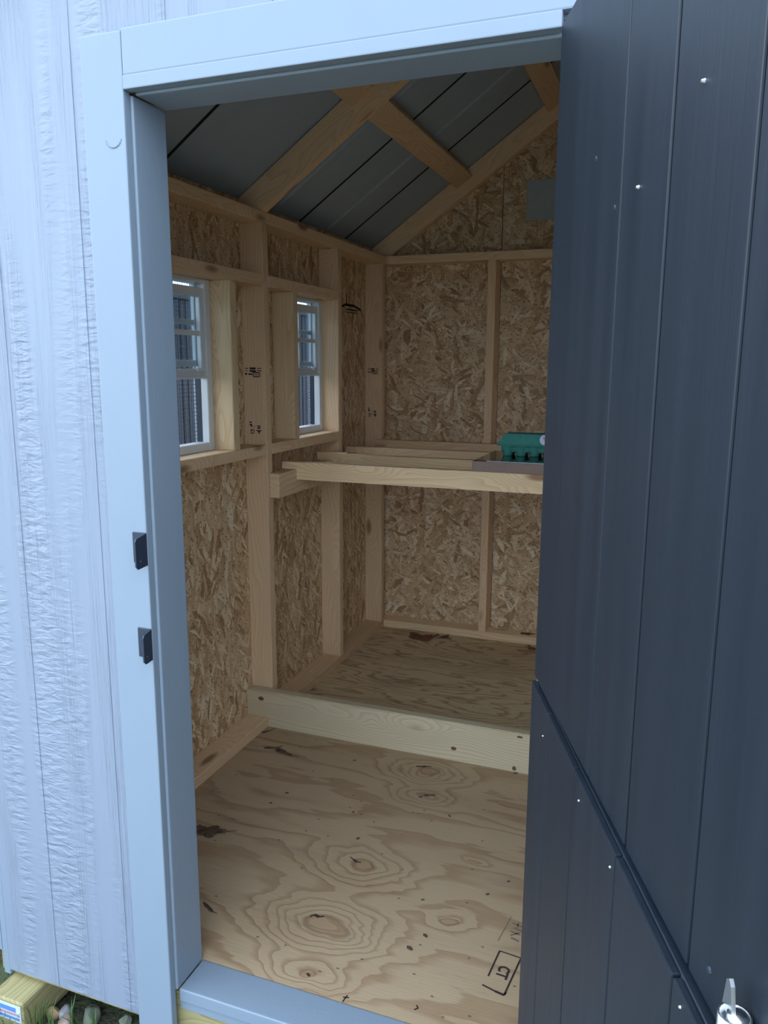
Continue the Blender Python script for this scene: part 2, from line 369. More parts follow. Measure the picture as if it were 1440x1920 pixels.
strokes('knot_crack', [(.243, .143, .252, .138, .006)], .003, Matrix.Translation((0, 0, .0003)), 'ink', fs1)
plain('chalk', (.50, .41, .29), .9, 0, .1)
strokes('chalk_line', [(-.165, 1.50, -.172, 2.33)], .003, Matrix.Translation((0, 0, .0003)), 'chalk', fs2)

# ------------------------------------------------------------------ left wall
MYZ = frame((0, 1, 0), (0, 0, 1), (1, 0, 0), (XL, 0, 0))       # local x = depth, local y = height
WIN = [(.636, 1.012), (1.490, 1.866)]
bm = bmesh.new()
sheet(bm, [0, .636, 1.012, 1.490, 1.866, YB], [-.05, ZS, ZH, roofz(XL) - .003], [(a, b, ZS, ZH) for a, b in WIN], 0, -.012)
wl = mesh_obj('wall_left', bm, ['osb_upright', 'white_siding'], MYZ); outer_faces(wl, 2, -1)
tag(wl, 'left shed wall of bare strand board with open studs and two windows', None, None, 'structure')
board('bottom_plate', (XL, I, .10, YB - D, 0, T), 'y', 'lumber', wl)
board('top_plate', (XL, I, .1005, YB, ZP - T, ZP), 'y', 'lumber', wl)
STUD = {}
for nm, y in (('a', .10), ('b', Y1), ('c', Y2), ('d', Y3), ('e', Y4)):
    STUD[nm] = board('stud', (XL, I, y, y + T, T, ZP - T), 'z', 'lumber', wl)
for a, b in ((Y1 + T, Y2), (Y2 + T, Y3)):
    board('window_sill_board', (XL, I, a, b, ZS - T, ZS), 'y', 'lumber', wl)
    board('window_header', (XL, I, a, b, ZH, ZH + T), 'y', 'lumber', wl)
board('jack_stud', (XL, I, 1.012, 1.050, ZS, ZH), 'z', 'lumber_fresh', wl)
board('jack_stud', (XL, I, 1.452, 1.490, ZS, ZH), 'z', 'lumber_fresh', wl)
# ink on the studs (local x to the right, y up, facing the door)
def face_y(y, x0, z0): return frame((1, 0, 0), (0, 0, 1), (0, -1, 0), (x0, y - .0004, z0))
def stamp(x0, z0, y, par, s=1.0):
    seg = []
    for (a, b, h, w) in [(-.035, -.022, .016, .003), (-.016, .008, .016, .007), (.014, .030, .016, .003), (-.035, -.022, .008, .002), (-.016, .008, .007, .007), (.012, .032, .008, .003), (-.034, -.027, -.003, .008), (-.022, -.006, -.004, .005)]:
        seg.append((a * s, h * s, b * s, h * s, w * s))
    bx = [(-.003, -.013), (.024, -.013), (.024, .002), (-.003, .002)]
    seg += [(bx[i][0] * s, bx[i][1] * s, bx[(i + 1) % 4][0] * s, bx[(i + 1) % 4][1] * s, .003 * s) for i in range(4)]
    el = [(.0105 + .010 * math.cos(t), -.0055 + .005 * math.sin(t)) for t in [i * math.pi / 6 for i in range(13)]]
    seg += [(el[i][0] * s, el[i][1] * s, el[i + 1][0] * s, el[i + 1][1] * s, .0015 * s) for i in range(12)]
    seg += [(.005 * s, -.0055 * s, .016 * s, -.0055 * s, .002)]
    strokes('grade_stamp', seg, .003, face_y(y, x0, z0), 'ink', par)
def tree_stamp(x0, z0, y, par):
    seg = [(.012, .014, .026, .014, .004), (.013, .007, .025, .007, .005), (.008, -.002, .030, -.002, .003), (.014, -.006, .025, -.006, .004), (.0195, 0, .0195, -.014, .004),
           (-.018, .028, -.010, .026, .005), (-.018, .018, -.008, .017, .006), (-.014, .012, -.006, .012, .003), (-.016, .000, -.006, .000, .003), (-.006, .000, -.015, -.007, .003), (-.016, -.012, -.003, -.012, .003), (-.001, .004, -.001, -.012, .003), (-.001, .012, .004, .012, .003)]
    strokes('grade_stamp', seg, .003, face_y(y, x0, z0), 'ink', par)
stamp(-.478, 1.312, Y2, STUD['c']); tree_stamp(-.482, 1.112, Y2, STUD['c'])
stamp(-.478, 1.31, Y4, STUD['e'], .85); tree_stamp(-.488, 1.105, Y4, STUD['e'])
seg = [(2.10 + .0, 1.600, 2.15, 1.612, .010), (2.15, 1.612, 2.25, 1.612, .012), (2.25, 1.612, 2.33, 1.598, .010), (2.10, 1.596, 2.10, 1.575, .006), (2.33, 1.598, 2.35, 1.565, .006), (2.16, 1.592, 2.28, 1.592, .006), (2.16, 1.580, 2.28, 1.580, .004), (2.16, 1.66, 2.16, 1.615, .008), (2.13, 1.585, 2.13, 1.57, .005)]
strokes('sheet_stamp', seg, .006, frame((0, 1, 0), (0, 0, 1), (1, 0, 0), (XL + .0004, 0, 0)), 'ink', wl)

# ------------------------------------------------------------------ back wall
MXZ = frame((1, 0, 0), (0, 0, 1), (0, -1, 0), (0, YB, 0))        # local x = x, local y = z, local z towards the door
wb = empty('wall_back', (XM, YB, 0), 'back shed wall of bare strand board with open studs', None, None, 'structure')
SEAM = .112
def gable(x0, x1, z0): 
    p = [(x0, z0), (x1, z0), (x1, roofz(x1))]
    if x0 < XM < x1: p.append((XM, roofz(XM)))
    return p + [(x0, roofz(x0))]
for x0, x1 in ((XL, SEAM - .0015), (SEAM + .0015, XR)):
    bm = bmesh.new(); prism(bm, gable(x0, x1, -.05), 0, -.012); o = mesh_obj('strand_board', bm, ['osb', 'white_siding'], MXZ, wb); outer_faces(o, 2, -1)
bm = bmesh.new(); prism(bm, gable(XL, XR, -.05), -.0125, -.016); mesh_obj('outer_siding', bm, 'white_siding', MXZ, wb)
YF = YB - D
board('bottom_plate', (XL, XR, YF, YB, 0, T), 'x', 'lumber_fresh', wb)
board('top_plate', (I, XR, YF, YB, ZP - T, ZP), 'x', 'lumber', wb)
for x in (I, .070, .68, 1.29, IR - T): board('stud', (XL if x == I else x, XL + T if x == I else x + T, YF, YB, T, ZP - T), 'z', 'lumber', wb)

# ------------------------------------------------------------------ right wall
bm = bmesh.new(); sheet(bm, [0, .636, 1.012, 1.490, 1.866, YB], [-.05, ZS, ZH, roofz(XR) - .003], [(a, b, ZS, ZH) for a, b in WIN], 0, .012)
wr = mesh_obj('wall_right', bm, ['osb_upright', 'white_siding'], frame((0, 1, 0), (0, 0, 1), (1, 0, 0), (XR, 0, 0))); outer_faces(wr, 2, 1)
tag(wr, 'right shed wall of bare strand board with open studs and two added windows', None, None, 'structure')
board('bottom_plate', (IR, XR, .10, YF, 0, T), 'y', 'lumber', wr); board('top_plate', (IR, XR, .1005, YF, ZP - T, ZP), 'y', 'lumber', wr)
for a, b in ((Y1 + T, Y2), (Y2 + T, Y3)):
    board('window_sill_board', (IR, XR, a, b, ZS - T, ZS), 'y', 'lumber', wr); board('window_header', (IR, XR, a, b, ZH, ZH + T), 'y', 'lumber', wr)
for y in (1.012, 1.452): board('jack_stud', (IR, XR, y, y + T, ZS, ZH), 'z', 'lumber_fresh', wr)
for y in (.10, Y1, Y2, Y3, Y4): board('stud', (IR, XR, y, y + T, T, ZP - T), 'z', 'lumber', wr)

# ------------------------------------------------------------------ front wall with grooved siding
JX = -.004
OPL, OPR, OPT = -.02, W + .02, H + .02
gro = [-.335 + .2045 * i for i in range(-1, 12)]
bps = sorted(set([-.484, XR + .012, OPL, OPR, XM] + [g + s for g in gro for s in (-.0018, .0018) if -.484 < g + s < XR]))
bm = bmesh.new()
for i in range(len(bps) - 1):
    x0, x1 = bps[i], bps[i + 1]; m = (x0 + x1) / 2; inop = OPL < m < OPR
    y0 = -.0013 if any(abs(m - g) < .0015 for g in gro) else 0
    z0 = OPT if inop else ZB
    a = [(x0, z0), (x1, z0), (x1, roofz(x1)), (x0, roofz(x0))]
    fv = [bm.verts.new((p[0], y0, p[1])) for p in a]; bv = [bm.verts.new((p[0], .012, p[1])) for p in a]
    f = [bm.faces.new(fv)] + [bm.faces.new((fv[j], bv[j], bv[(j + 1) % 4], fv[(j + 1) % 4])) for j in range(4)]
    bk = bm.faces.new(bv[::-1]); bk.material_index = 1
wf = mesh_obj('wall_front', bm, ['white_siding', 'osb']); tag(wf, 'white painted front wall of embossed grooved siding around the doorway', None, None, 'structure')
board('bottom_plate', (XL, OPL, .012, .10, 0, T), 'x', 'lumber', wf); board('bottom_plate', (OPR, XR, .012, .10, 0, T), 'x', 'lumber', wf)
board('top_plate', (XL, XR, .012, .10, ZP - T, ZP), 'x', 'lumber', wf)
for x in (-.06, W + .022): board('stud', (x, x + T, .012, .10, T, ZP - T), 'z', 'lumber', wf)
bm = bmesh.new(); add_box(bm, -.503, -.4845, .0005, .09, -.112, roofz(-.503) - .003, .0015); t0 = mesh_obj('trim_1', bm, 'white_trim')
bm = bmesh.new(); add_box(bm, XL + .0005, -.5035, .0005, .0115, -.05, roofz(XL) - .003); mesh_obj('corner_filler', bm, 'white_trim', None, t0); tag(t0, 'narrow white corner board at the left end of the front wall', None, None, 'structure')

# door casing, jambs, sill
def trim(name, b, label, bev=.003, seg=2):
    bm = bmesh.new(); add_box(bm, *b, bev, seg); o = mesh_obj(name, bm, 'white_trim'); tag(o, label, None, None, 'structure'); return o
cas = trim('trim_2', (-.093, JX, -.019, 0, -.19, 1.905), 'white left door casing board carrying two black latch brackets')
hdr = trim('trim_3', (JX + .0005, W + .10, -.019, 0, 1.832, 1.908), 'white header casing board over the doorway')
bm = bmesh.new(); add_box(bm, JX + .0005, W, -.0205, 0, H + .003, 1.8325, .002, 2); mesh_obj('lower_strip', bm, 'white_trim', None, hdr)
trim('trim_4', (W + .004, W + .094, -.019, 0, -.19, 1.8035), 'white right door casing board behind the open door leaves')
trim('trim_5', (-.0195, 0, .0, .098, -.002, H + .0005), 'white left door jamb inside the casing', .005, 3)
trim('trim_6', (W, W + .0195, .0, .098, -.002, H), 'white right door jamb behind the open door', .005, 3)
trim('trim_7', (.0005, W - .0005, .006, .098, H, H + .0195), 'white head jamb board over the doorway', .004, 3)
sill = trim('trim_8', (.0, W, .004, .0975, -.032, .0), 'white painted door sill along the floor edge', .004, 3)
bm = bmesh.new(); add_box(bm, 0, W, .008, .0115, -.052, -.033, .001); mesh_obj('sill_strip', bm, 'white_trim', None, sill)
# paint run on the casing
bm = bmesh.new(); pr = None
for i in range(11):
    t = math.radians(190 + i * 16); c = Vector((-.030 + .017 * math.cos(t), -.0185, 1.735 + .017 * math.sin(t)))
    if pr is not None: cyl(bm, pr, c, .0012 + .0012 * math.sin(i / 11 * math.pi), None, 6)
    pr = c
mesh_obj('paint_run', bm, 'white_trim', None, cas, True)

# black latch brackets on the casing
for z0, dep, lab in ((.959, .034, 'small black angle bracket on the white casing, the upper of the two'), (.766, .026, 'small black angle bracket on the white casing, the lower of the two')):
    r = empty('latch_bracket', (-.017, -.019, z0), lab, 'bracket', 'latch brackets on the door casing')
    bm = bmesh.new(); add_box(bm, -.035, JX, -.0225, -.0185, z0 + .004, z0 + .064, .001); mesh_obj('back_plate', bm, 'black_metal', None, r)
    M = frame((0, -1, 0), (0, 0, 1), (-1, 0, 0), (JX, -.0195, z0))
    bm = bmesh.new(); prism(bm, [(0, 0), (dep - .006, -.002), (dep, .004), (dep, .052), (dep - .004, .058), (0, .063)], 0, .003); mesh_obj('flange', bm, 'black_metal', M, r)
    for zz in (z0 + .016, z0 + .052):
        bm = bmesh.new(); cyl(bm, (-.022, -.0222, zz), (-.022, -.0245, zz), .0042, .003, 10); mesh_obj('screw_head', bm, 'black_metal', None, r)
    bm = bmesh.new(); cyl(bm, (JX - .0005, -.019 - dep * .6, z0 + .012), (JX + .0012, -.019 - dep * .6, z0 + .012), .003, .002, 8); mesh_obj('rivet', bm, 'black_metal', None, r)

# ------------------------------------------------------------------ roof
roof = empty('ceiling', (XM, 1.2, ZTOP), 'underside of the gable roof: ribbed blue-grey metal on wooden rafters', None, None, 'structure')
CA = 1 / math.sqrt(1 + M_ * M_); SA = M_ * CA
def slope_frame(side, y=0):
    """local x up the slope, local z into the roof (up), origin on the roof underside above the wall line"""
    if side < 0: return frame((CA, 0, SA), (0, 1, 0), (-SA, 0, CA), (I, y, ZTOP))
    return frame((-CA, 0, SA), (0, -1, 0), (SA, 0, CA), (2 * XM - I, y, ZTOP))
LS = (XM - I) / CA
RIBS = [1.49, 1.955, 2.18, .56]
edges = [-.03, .329, .786, 1.243, 1.70, 2.157, YB + .03]
for side in (-1, 1):
    sg = 1 if side < 0 else -1
    for a, b in zip(edges[:-1], edges[1:]):
        prof = [(a + .004, 0)]
        for rb in sorted(RIBS):
            if a + .03 < rb < b - .03: prof += [(rb - .022, 0), (rb - .010, -.005), (rb + .010, -.005), (rb + .022, 0)]
        prof += [(b - .004, 0), (b - .004, .02), (b + .004, .02)]
        bm = bmesh.new(); rows = []
        for yy, zz in prof:
            rows.append([bm.verts.new((x, yy * sg, zz + dz)) for x, dz in ((-.22, .001), (LS, .001))] + [bm.verts.new((x, yy * sg, zz + dz)) for x, dz in ((-.22, .002), (LS, .002))])
        for r0, r1 in zip(rows[:-1], rows[1:]):
            bm.faces.new((r0[0], r1[0], r1[1], r0[1])); bm.faces.new((r0[2], r0[3], r1[3], r1[2]))
        mesh_obj('roof_panel', bm, 'roof', slope_frame(side), roof)
        if a > 0: bm = bmesh.new(); lo, hi = sorted(((a - .0055) * sg, (a + .0055) * sg)); add_box(bm, -.2, LS - .01, lo, hi, -.0005, .0035); mesh_obj('seam_shade', bm, 'shadow_gap', slope_frame(side), roof)  # black strip paints the shade inside the hollow panel seam
    bm = bmesh.new(); add_box(bm, -.23, LS, min(-.03 * sg, (YB + .03) * sg), max(-.03 * sg, (YB + .03) * sg), .024, .028); mesh_obj('roof_skin', bm, 'roof', slope_frame(side), roof)
    for y in (.014, Y2, YB - T):
        q = T * CA if 0 else 0
        pts = [(0, -D), (-.089 * CA, -D + .089 * SA), (-.089 / CA, -.003), (LS - D * M_, -.003) if 0 else (LS - .015, -.003), (LS - .015 - D * M_ , -D)]
        pts = [((.0) - D * 0 - (D) * 0, 0)] if 0 else pts
        # birdsmouth seat: level cut over the top plate
        seat0 = (-(.1086) * SA, -(.1086) * CA)                    # point under the wall line at plate height
        pts = [seat0, (seat0[0] - .089 * CA, seat0[1] + .089 * SA), (-.089 / CA, -.002), (LS - .004, -.002), (LS - .004 - D * M_ * 1.0, -D)]
        bm = bmesh.new(); prism(bm, pts, 0, T * sg)
        F = slope_frame(side, y)
        Mr = F @ Matrix(((1, 0, 0, 0), (0, 0, 1, 0), (0, 1, 0, 0), (0, 0, 0, 1)))
        o = mesh_obj('rafter', bm, 'lumber', Mr, roof)
    for (xa, xb) in ((-.126, -.048), (.285, .363)):
        u0, u1 = (xa - I) / CA, (xb - I) / CA + 0
        for ya, yb in ((.014 + T, Y2), (Y2 + T, YB - T)):
            lo, hi = sorted((ya * sg, yb * sg)); L_ = hi - lo
            F = slope_frame(side) @ frame((0, 1, 0), (0, 0, 1), (1, 0, 0), ((u0 + u1) / 2, (lo + hi) / 2, -.0225))
            bm = bmesh.new(); add_box(bm, -L_ / 2, L_ / 2, -.019, .019, -D / 2, D / 2, .002); mesh_obj('purlin', bm, 'lumber', F, roof)
# vent cover on the back gable
v = empty('gable_vent', (.345, YB, 1.99), 'pale square vent cover on the back gable above the top plate', 'vent')
bm = bmesh.new(); add_box(bm, .220, .470, YB - .006, YB, 1.990, 2.165, .001); mesh_obj('cover_plate', bm, 'vent_plastic', None, v)
for b in ((.220, .470, 1.990, 1.997), (.220, .470, 2.158, 2.165), (.220, .227, 1.997, 2.158), (.463, .470, 1.997, 2.158)):
    bm = bmesh.new(); add_box(bm, b[0], b[1], YB - .009, YB - .006, b[2], b[3]); mesh_obj('rim', bm, 'vent_plastic', None, v)

# ------------------------------------------------------------------ windows
WLAB = ['white shed window nearer the doorway with its lower sash slid up', 'white shed window above the roost ledger with its lower sash slid up', 'added unseen white window in the opposite wall nearer the doorway', 'added unseen white window in the opposite wall nearer the back']
def make_window(num, a, b, plane, s):
    """s = +1: room lies towards +x of the wall plane; -1: towards -x"""
    w = empty('window_%d' % num, (plane, (a + b) / 2, ZS), WLAB[num - 1], None, None, 'structure')
    X0, X1 = -.030, .014; fr = .030; mid = (a + b) / 2
    def bar(name, y0, y1, z0, z1, x0, x1, par=w, m='vinyl_white', bev=.002):
        xa, xb = sorted((plane + s * x0, plane + s * x1))
        bm = bmesh.new(); add_box(bm, xa, xb, y0, y1, z0, z1, bev); return mesh_obj(name, bm, m, None, par)
    bar('frame_side', a, a + fr, ZS, ZH, X0, X1); bar('frame_side', b - fr, b, ZS, ZH, X0, X1)
    bar('frame_bottom', a + fr, b - fr, ZS, ZS + .028, X0, X1); bar('frame_top', a + fr, b - fr, ZH - .012, ZH, X0, X1)
    def sash(name, z0, z1, x0, x1, rail, lowrail):
        q = bpy.data.objects.new(name, None); link(q, Matrix.Translation((plane + s * x0, mid, z0)), w)
        s0, s1 = a + fr, b - fr
        bar('stile', s0, s0 + .018, z0, z1, x0, x1, q); bar('stile', s1 - .018, s1, z0, z1, x0, x1, q)
        bar('rail', s0 + .018, s1 - .018, z0, z0 + lowrail, x0, x1, q); bar('rail', s0 + .018, s1 - .018, z1 - rail, z1, x0, x1, q)
        xm = (x0 + x1) / 2; gz0, gz1 = z0 + lowrail, z1 - rail; zm = (gz0 + gz1) / 2
        bar('muntin', s0 + .018, s1 - .018, zm - .008, zm + .008, xm - .005, xm + .005, q, bev=.001)
        bar('muntin', mid - .005, mid + .005, gz0, gz1, xm - .0045, xm + .0045, q, bev=.001)
        bar('glass_pane', s0 + .016, s1 - .016, gz0 - .002, gz1 + .002, xm - .001, xm + .001, q, 'glass', 0)
        return q
    sash('upper_sash', 1.335, ZH - .010, X0 + .003, X0 + .015, .006, .020)
    ls = sash('lower_sash', 1.302, 1.581, X0 + .020, X0 + .036, .030, .026)
    bar('sash_lift', a + fr + .004, b - fr - .004, 1.296, 1.304, X0 + .034, X0 + .050, ls)
    bar('sash_latch', b - fr - .05, b - fr - .012, 1.318, 1.330, X0 + .030, X0 + .044, ls)
    for y0, y1 in ((a + fr, a + fr + .001), (b - fr - .001, b - fr)): bar('sash_track', y0, y1, ZS + .028, 1.300, -.0295, -.012, w, 'black_metal', 0)
    for q in ((a - .055, a + .029, ZS - .055, ZH + .055), (b - .029, b + .055, ZS - .055, ZH + .055), (a + .029, b - .029, ZH - .002, ZH + .055), (a + .029, b - .029, ZS - .055, ZS + .014)):
        bar('outer_casing', *q, -.0430, -.0318, w, 'white_trim', .001)
    for y0, y1, z0, z1 in ((a - .055, a - .002, ZS - .055, ZH + .055), (b + .002, b + .055, ZS - .055, ZH + .055), (a - .002, b + .002, ZH + .002, ZH + .055), (a - .002, b + .002, ZS - .055, ZS - .002)):
        bar('casing_packer', y0, y1, z0, z1, -.0318, -.0125, w, 'white_trim', 0)
    bm = bmesh.new(); X = plane - s * .0308; st = .0127; r = .0006
    for i in range(1, int((b - a) / st)): y = a + i * st; add_box(bm, X - r, X + r, y - r, y + r, ZS, ZH)
    for i in range(1, int((ZH - ZS) / st) + 1): z = ZS + i * st; add_box(bm, X - r - .0008, X + r - .0008, a + .004, b - .004, z - r, z + r)
    o = mesh_obj('wire_mesh', bm, 'wire', None, w); o['kind'] = 'stuff'
for i, (a, b) in enumerate(WIN):
    make_window(i + 1, a, b, XL, 1); make_window(i + 3, a, b, XR, -1)  # right wall pair is unseen, added to let more light inside

# ------------------------------------------------------------------ door leaves, swung open to the right
def leaf(name, ang, off, z0, z1, width, grooves, gap, label):
    u = Vector((math.cos(ang), math.sin(ang), 0)); nl = Vector((u.y, -u.x, 0))     # nl points to the doorway side
    o = Vector((W, -.021, 0)) + nl * off
    F = frame(u, -nl, (0, 0, 1), o)          # local y goes away from the doorway side
    if F.to_3x3().determinant() < 0: raise ValueError
    th = .036
    bm = bmesh.new(); add_box(bm, 0, width, .008, th, z0, z1, .002)
    d = mesh_obj(name, bm, 'door', F); tag(d, label, None, None, 'structure')
    ed = [0] + grooves + [width]
    for i in range(len(ed) - 1):
        g0 = gap[i - 1] / 2 if i else 0; g1 = gap[i] / 2 if i < len(grooves) else 0
        bm = bmesh.new(); add_box(bm, ed[i] + g0, ed[i + 1] - g1, 0, .0082, z0, z1, .0018, 2); mesh_obj('plank', bm, 'door', F, d)
    return d, F
angU = math.atan2(-.9309, .36527); angL = math.atan2(-.93568, .35284)
dU, FU = leaf('door_1', angU, 0, .846, 1.811, .775, [.322, .463, .629], [.0025, .006, .004], 'dark navy upper half of the plank door swung open with a steel bolt')
dL, FL = leaf('door_2', angL, .004, -.03, .838, .775, [.125, .285, .466, .63], [.002, .003, .003, .003], 'dark navy lower half of the plank door swung open below the split')
for (uu, zz) in ((.527, 1.566), (.379, 1.517)):
    bm = bmesh.new(); cyl(bm, (uu, 0.0005, zz), (uu, -.003, zz), .0026, .0014, 8); mesh_obj('screw_tip', bm, 'steel', FU, dU)
for (uu, zz) in ((.215, 1.583), (.301, 1.512), (.668, .876)):
    bm = bmesh.new(); cyl(bm, (uu, .0005, zz), (uu, -.0012, zz), .004, .003, 8); mesh_obj('screw_plug', bm, 'black_metal', FU, dU)
for (uu, zz) in ((.317, .812), (.452, .815), (.651, .827), (.10, .79)):
    bm = bmesh.new(); cyl(bm, (uu, 0.0005, zz), (uu, -.0015, zz), .0018, .0010, 8); mesh_obj('screw_tip', bm, 'steel', FL, dL)
# barrel bolt near the swinging edge of the upper leaf
bb = bpy.data.objects.new('barrel_bolt', None); link(bb, FU @ Matrix.Translation((.735, 0, .87)), dU); bb['label'] = 'bright steel barrel bolt'
bm = bmesh.new(); add_box(bm, .716, .760, -.0025, .0005, .848, .888, .0008); mesh_obj('bolt_plate', bm, 'steel', FU, bb)
bm = bmesh.new(); n = 20; cx, cy = .735, -.0125
for z0, z1, ra, rb in ((.848, .899, .0115, .0115),):
    ro = [(cx + .0115 * math.cos(2 * math.pi * i / n), cy + .0115 * math.sin(2 * math.pi * i / n)) for i in range(n)]
    ri = [(cx + .0090 * math.cos(2 * math.pi * i / n), cy + .0090 * math.sin(2 * math.pi * i / n)) for i in range(n)]
    A = [[bm.verts.new((p[0], p[1], z)) for p in ring] for ring, z in ((ro, z0), (ro, z1), (ri, z1), (ri, z1 - .03))]
    for r0, r1 in zip(A[:-1], A[1:]):
        for i in range(n): bm.faces.new((r0[i], r0[(i + 1) % n], r1[(i + 1) % n], r1[i]))
mesh_obj('bolt_barrel', bm, 'steel', FU, bb, True)
bm = bmesh.new(); cyl(bm, (cx + .001, cy + .001, .85), (cx + .001, cy + .001, .9), .0068, None, 14); mesh_obj('bolt_pin', bm, 'steel', FU, bb, True)
bm = bmesh.new(); prism(bm, [(-.0085, -.004), (.0075, -.004), (.002, .019), (-.0015, .023), (-.005, .020)], -.0015, .0015); mesh_obj('bolt_knob', bm, 'steel', FU @ frame((1, 0, 0), (0, 0, 1), (0, -1, 0), (cx - .005, -.014, .899)), bb)

# ------------------------------------------------------------------ divider, ledgers, roost bars
bm = bmesh.new(); lx0, lx1 = XL + .001, XR - .001
prism(bm, [(lx0, T + .0005), (I, T + .0005), (I, 0), (IR, 0), (IR, T + .0005), (lx1, T + .0005), (lx1, .140), (lx0, .140)], 0, T)
bmesh.ops.bevel(bm, geom=[e for e in bm.edges if abs(e.verts[0].co.y - .14) < 1e-4 and abs(e.verts[1].co.y - .14) < 1e-4], offset=.003, segments=2, affect='EDGES')
dv = mesh_obj('divider_board', bm, 'lumber_treated', frame((1, 0, 0), (0, 0, 1), (0, -1, 0), (0, Y2 - .0005, 0)))
plain('knot_brown', (.13, .065, .035), .7)
for kx, kz, ra, rb in ((-.461, .108, .012, .008), (.289, .045, .010, .007), (.50, .012, .007, .008), (.515, .128, .010, .004)):
    bm = bmesh.new()
    prism(bm, [(ra * math.cos(t), rb * math.sin(t)) for t in [i * math.pi / 6 for i in range(12)]], -.002, .0005); mesh_obj('knot', bm, 'knot_brown', frame((1, 0, 0), (0, 0, 1), (0, -1, 0), (kx, Y2 - .0005 - T, kz)), dv)
tag(dv, 'pale treated board on edge across the floor, notched over the wall plates', 'board')
ZL = .956
for xa, xb, y0, lab in ((I, I + T, 1.2435, 'short wooden ledger block on the window wall studs carrying the roost bars'), (IR - T, IR, 1.2435, 'wooden ledger on the windowless wall studs carrying the roost bars')):
    o = board('ledger_board', (xa, xb, y0, Y4 if xa < 0 else Y4, ZL - D, ZL), 'y', 'lumber_fresh'); tag(o, lab, 'board')
bars = [(1.385, 'front roost bar of pale wood, under the brown tray edge'), (1.695, 'second roost bar from the doorway, below the egg carton tray'), (1.996, 'third roost bar from the doorway, with a dark knot'), (2.352 - .001, 'rearmost roost bar beside the back wall studs')]
for i, (y, lab) in enumerate(bars):
    xa, xb = -.455, IR + .02; zb, zt = .917, .982
    bm = bmesh.new()
    prism(bm, [(xa, ZL), (I + T, ZL), (I + T, zb), (IR - T, zb), (IR - T, ZL), (xb, ZL), (xb, zt), (xa, zt)], 0, -T)
    o = mesh_obj('roost_bar', bm, 'lumber_fresh' if i < 2 else 'lumber', frame((1, 0, 0), (0, 0, 1), (0, -1, 0), (0, y, 0)))
    tag(o, lab, 'roost bar', 'roost bars across the shed')
bm = bmesh.new(); add_box(bm, -.462, -.33, 1.702, 1.728, .9815, .9865, .001); o = mesh_obj('wood_shim', bm, 'lumber'); tag(o, 'thin dark wood strip lying on the end of a roost bar', 'wood strip')

# ------------------------------------------------------------------ tray and egg carton
tz = .9818
tr_ = empty('tray', (.53, 1.56, tz), 'shallow brown tray with a glossy black top lying across the roost bars', 'tray')
bm = bmesh.new(); x0, x1, y0, y1 = .279, .80, 1.388, 1.735
add_box(bm, x0, x1, y0, y1, tz, tz + .036, .003, 2); mesh_obj('tray_body', bm, 'cardboard_brown', None, tr_)
bm = bmesh.new(); add_box(bm, x0 + .004, x1 - .004, y0 + .006, y1 - .004, tz + .0355, tz + .0385, .001); mesh_obj('black_top', bm, 'gloss_black', None, tr_)
bm = bmesh.new(); add_box(bm, x0 + .05, x1 - .05, y0 + .004, y0 + .0062, tz + .036, tz + .0385); mesh_obj('front_rim', bm, 'vent_plastic', None, tr_)
cz = tz + .0385
ec = empty('egg_carton', (.49, 1.61, cz), 'teal green pulp egg carton with a round white sticker, on the tray', 'egg carton')
bm = bmesh.new(); cx0, cy0, px_, py_ = .362, 1.586, .0485, .05
for i in range(6):
    for j in range(2):
        c = (cx0 + i * px_, cy0 + j * py_); n = 12
        lv = [(0, .0150), (.004, .0175), (.018, .0205), (.036, .0238)]
        rings = [[bm.verts.new((c[0] + r * math.cos(2 * math.pi * k_ / n) * 1.0, c[1] + r * math.sin(2 * math.pi * k_ / n), cz + z)) for k_ in range(n)] for z, r in lv]
        bm.faces.new(rings[0][::-1])
        for r0, r1 in zip(rings[:-1], rings[1:]):
            for k_ in range(n): bm.faces.new((r0[k_], r0[(k_ + 1) % n], r1[(k_ + 1) % n], r1[k_]))
add_box(bm, cx0 - .020, cx0 + 5 * px_ + .020, cy0 - .016, cy0 + py_ + .016, cz + .014, cz + .037)
mesh_obj('cup_tray', bm, 'pulp_green', None, ec, True)
ax0, ax1, ay0, ay1 = cx0 - .034, cx0 + 5 * px_ + .034, cy0 - .030, cy0 + py_ + .030
bm = bmesh.new(); add_box(bm, ax0, ax1, ay0, ay1, cz + .036, cz + .041, .0015); mesh_obj('rim_flange', bm, 'pulp_green', None, ec)
bm = bmesh.new()
lo = [(ax0 + .002, ay0 + .002), (ax1 - .002, ay0 + .002), (ax1 - .002, ay1 - .002), (ax0 + .002, ay1 - .002)]; hi = [(ax0 + .022, ay0 + .013), (ax1 - .022, ay0 + .013), (ax1 - .022, ay1 - .013), (ax0 + .022, ay1 - .013)]
A = [bm.verts.new((*p, cz + .0405)) for p in lo]; B = [bm.verts.new((*p, cz + .080)) for p in hi]
bm.faces.new(A[::-1]); bm.faces.new(B)
for i in range(4): bm.faces.new((A[i], A[(i + 1) % 4], B[(i + 1) % 4], B[i]))
bmesh.ops.bevel(bm, geom=bm.edges[:], offset=.004, segments=2, affect='EDGES')
lid = mesh_obj('lid', bm, 'pulp_green', None, ec)
nrm = Vector((0, -.0395, .011)).normalized(); upv = Vector((0, .011, .0395)).normalized()
def on_lid(x, t, d): 
    p = Vector((x, ay0 + .002 + .011 * t, cz + .0405 + .0395 * t)) + nrm * d
    return frame((1, 0, 0), upv, nrm, p)
bm = bmesh.new(); cyl(bm, (0, 0, 0), (0, 0, .0008), .0185, None, 28); stk = mesh_obj('round_sticker', bm, 'sticker_white', on_lid(.498, .56, .0002), lid)
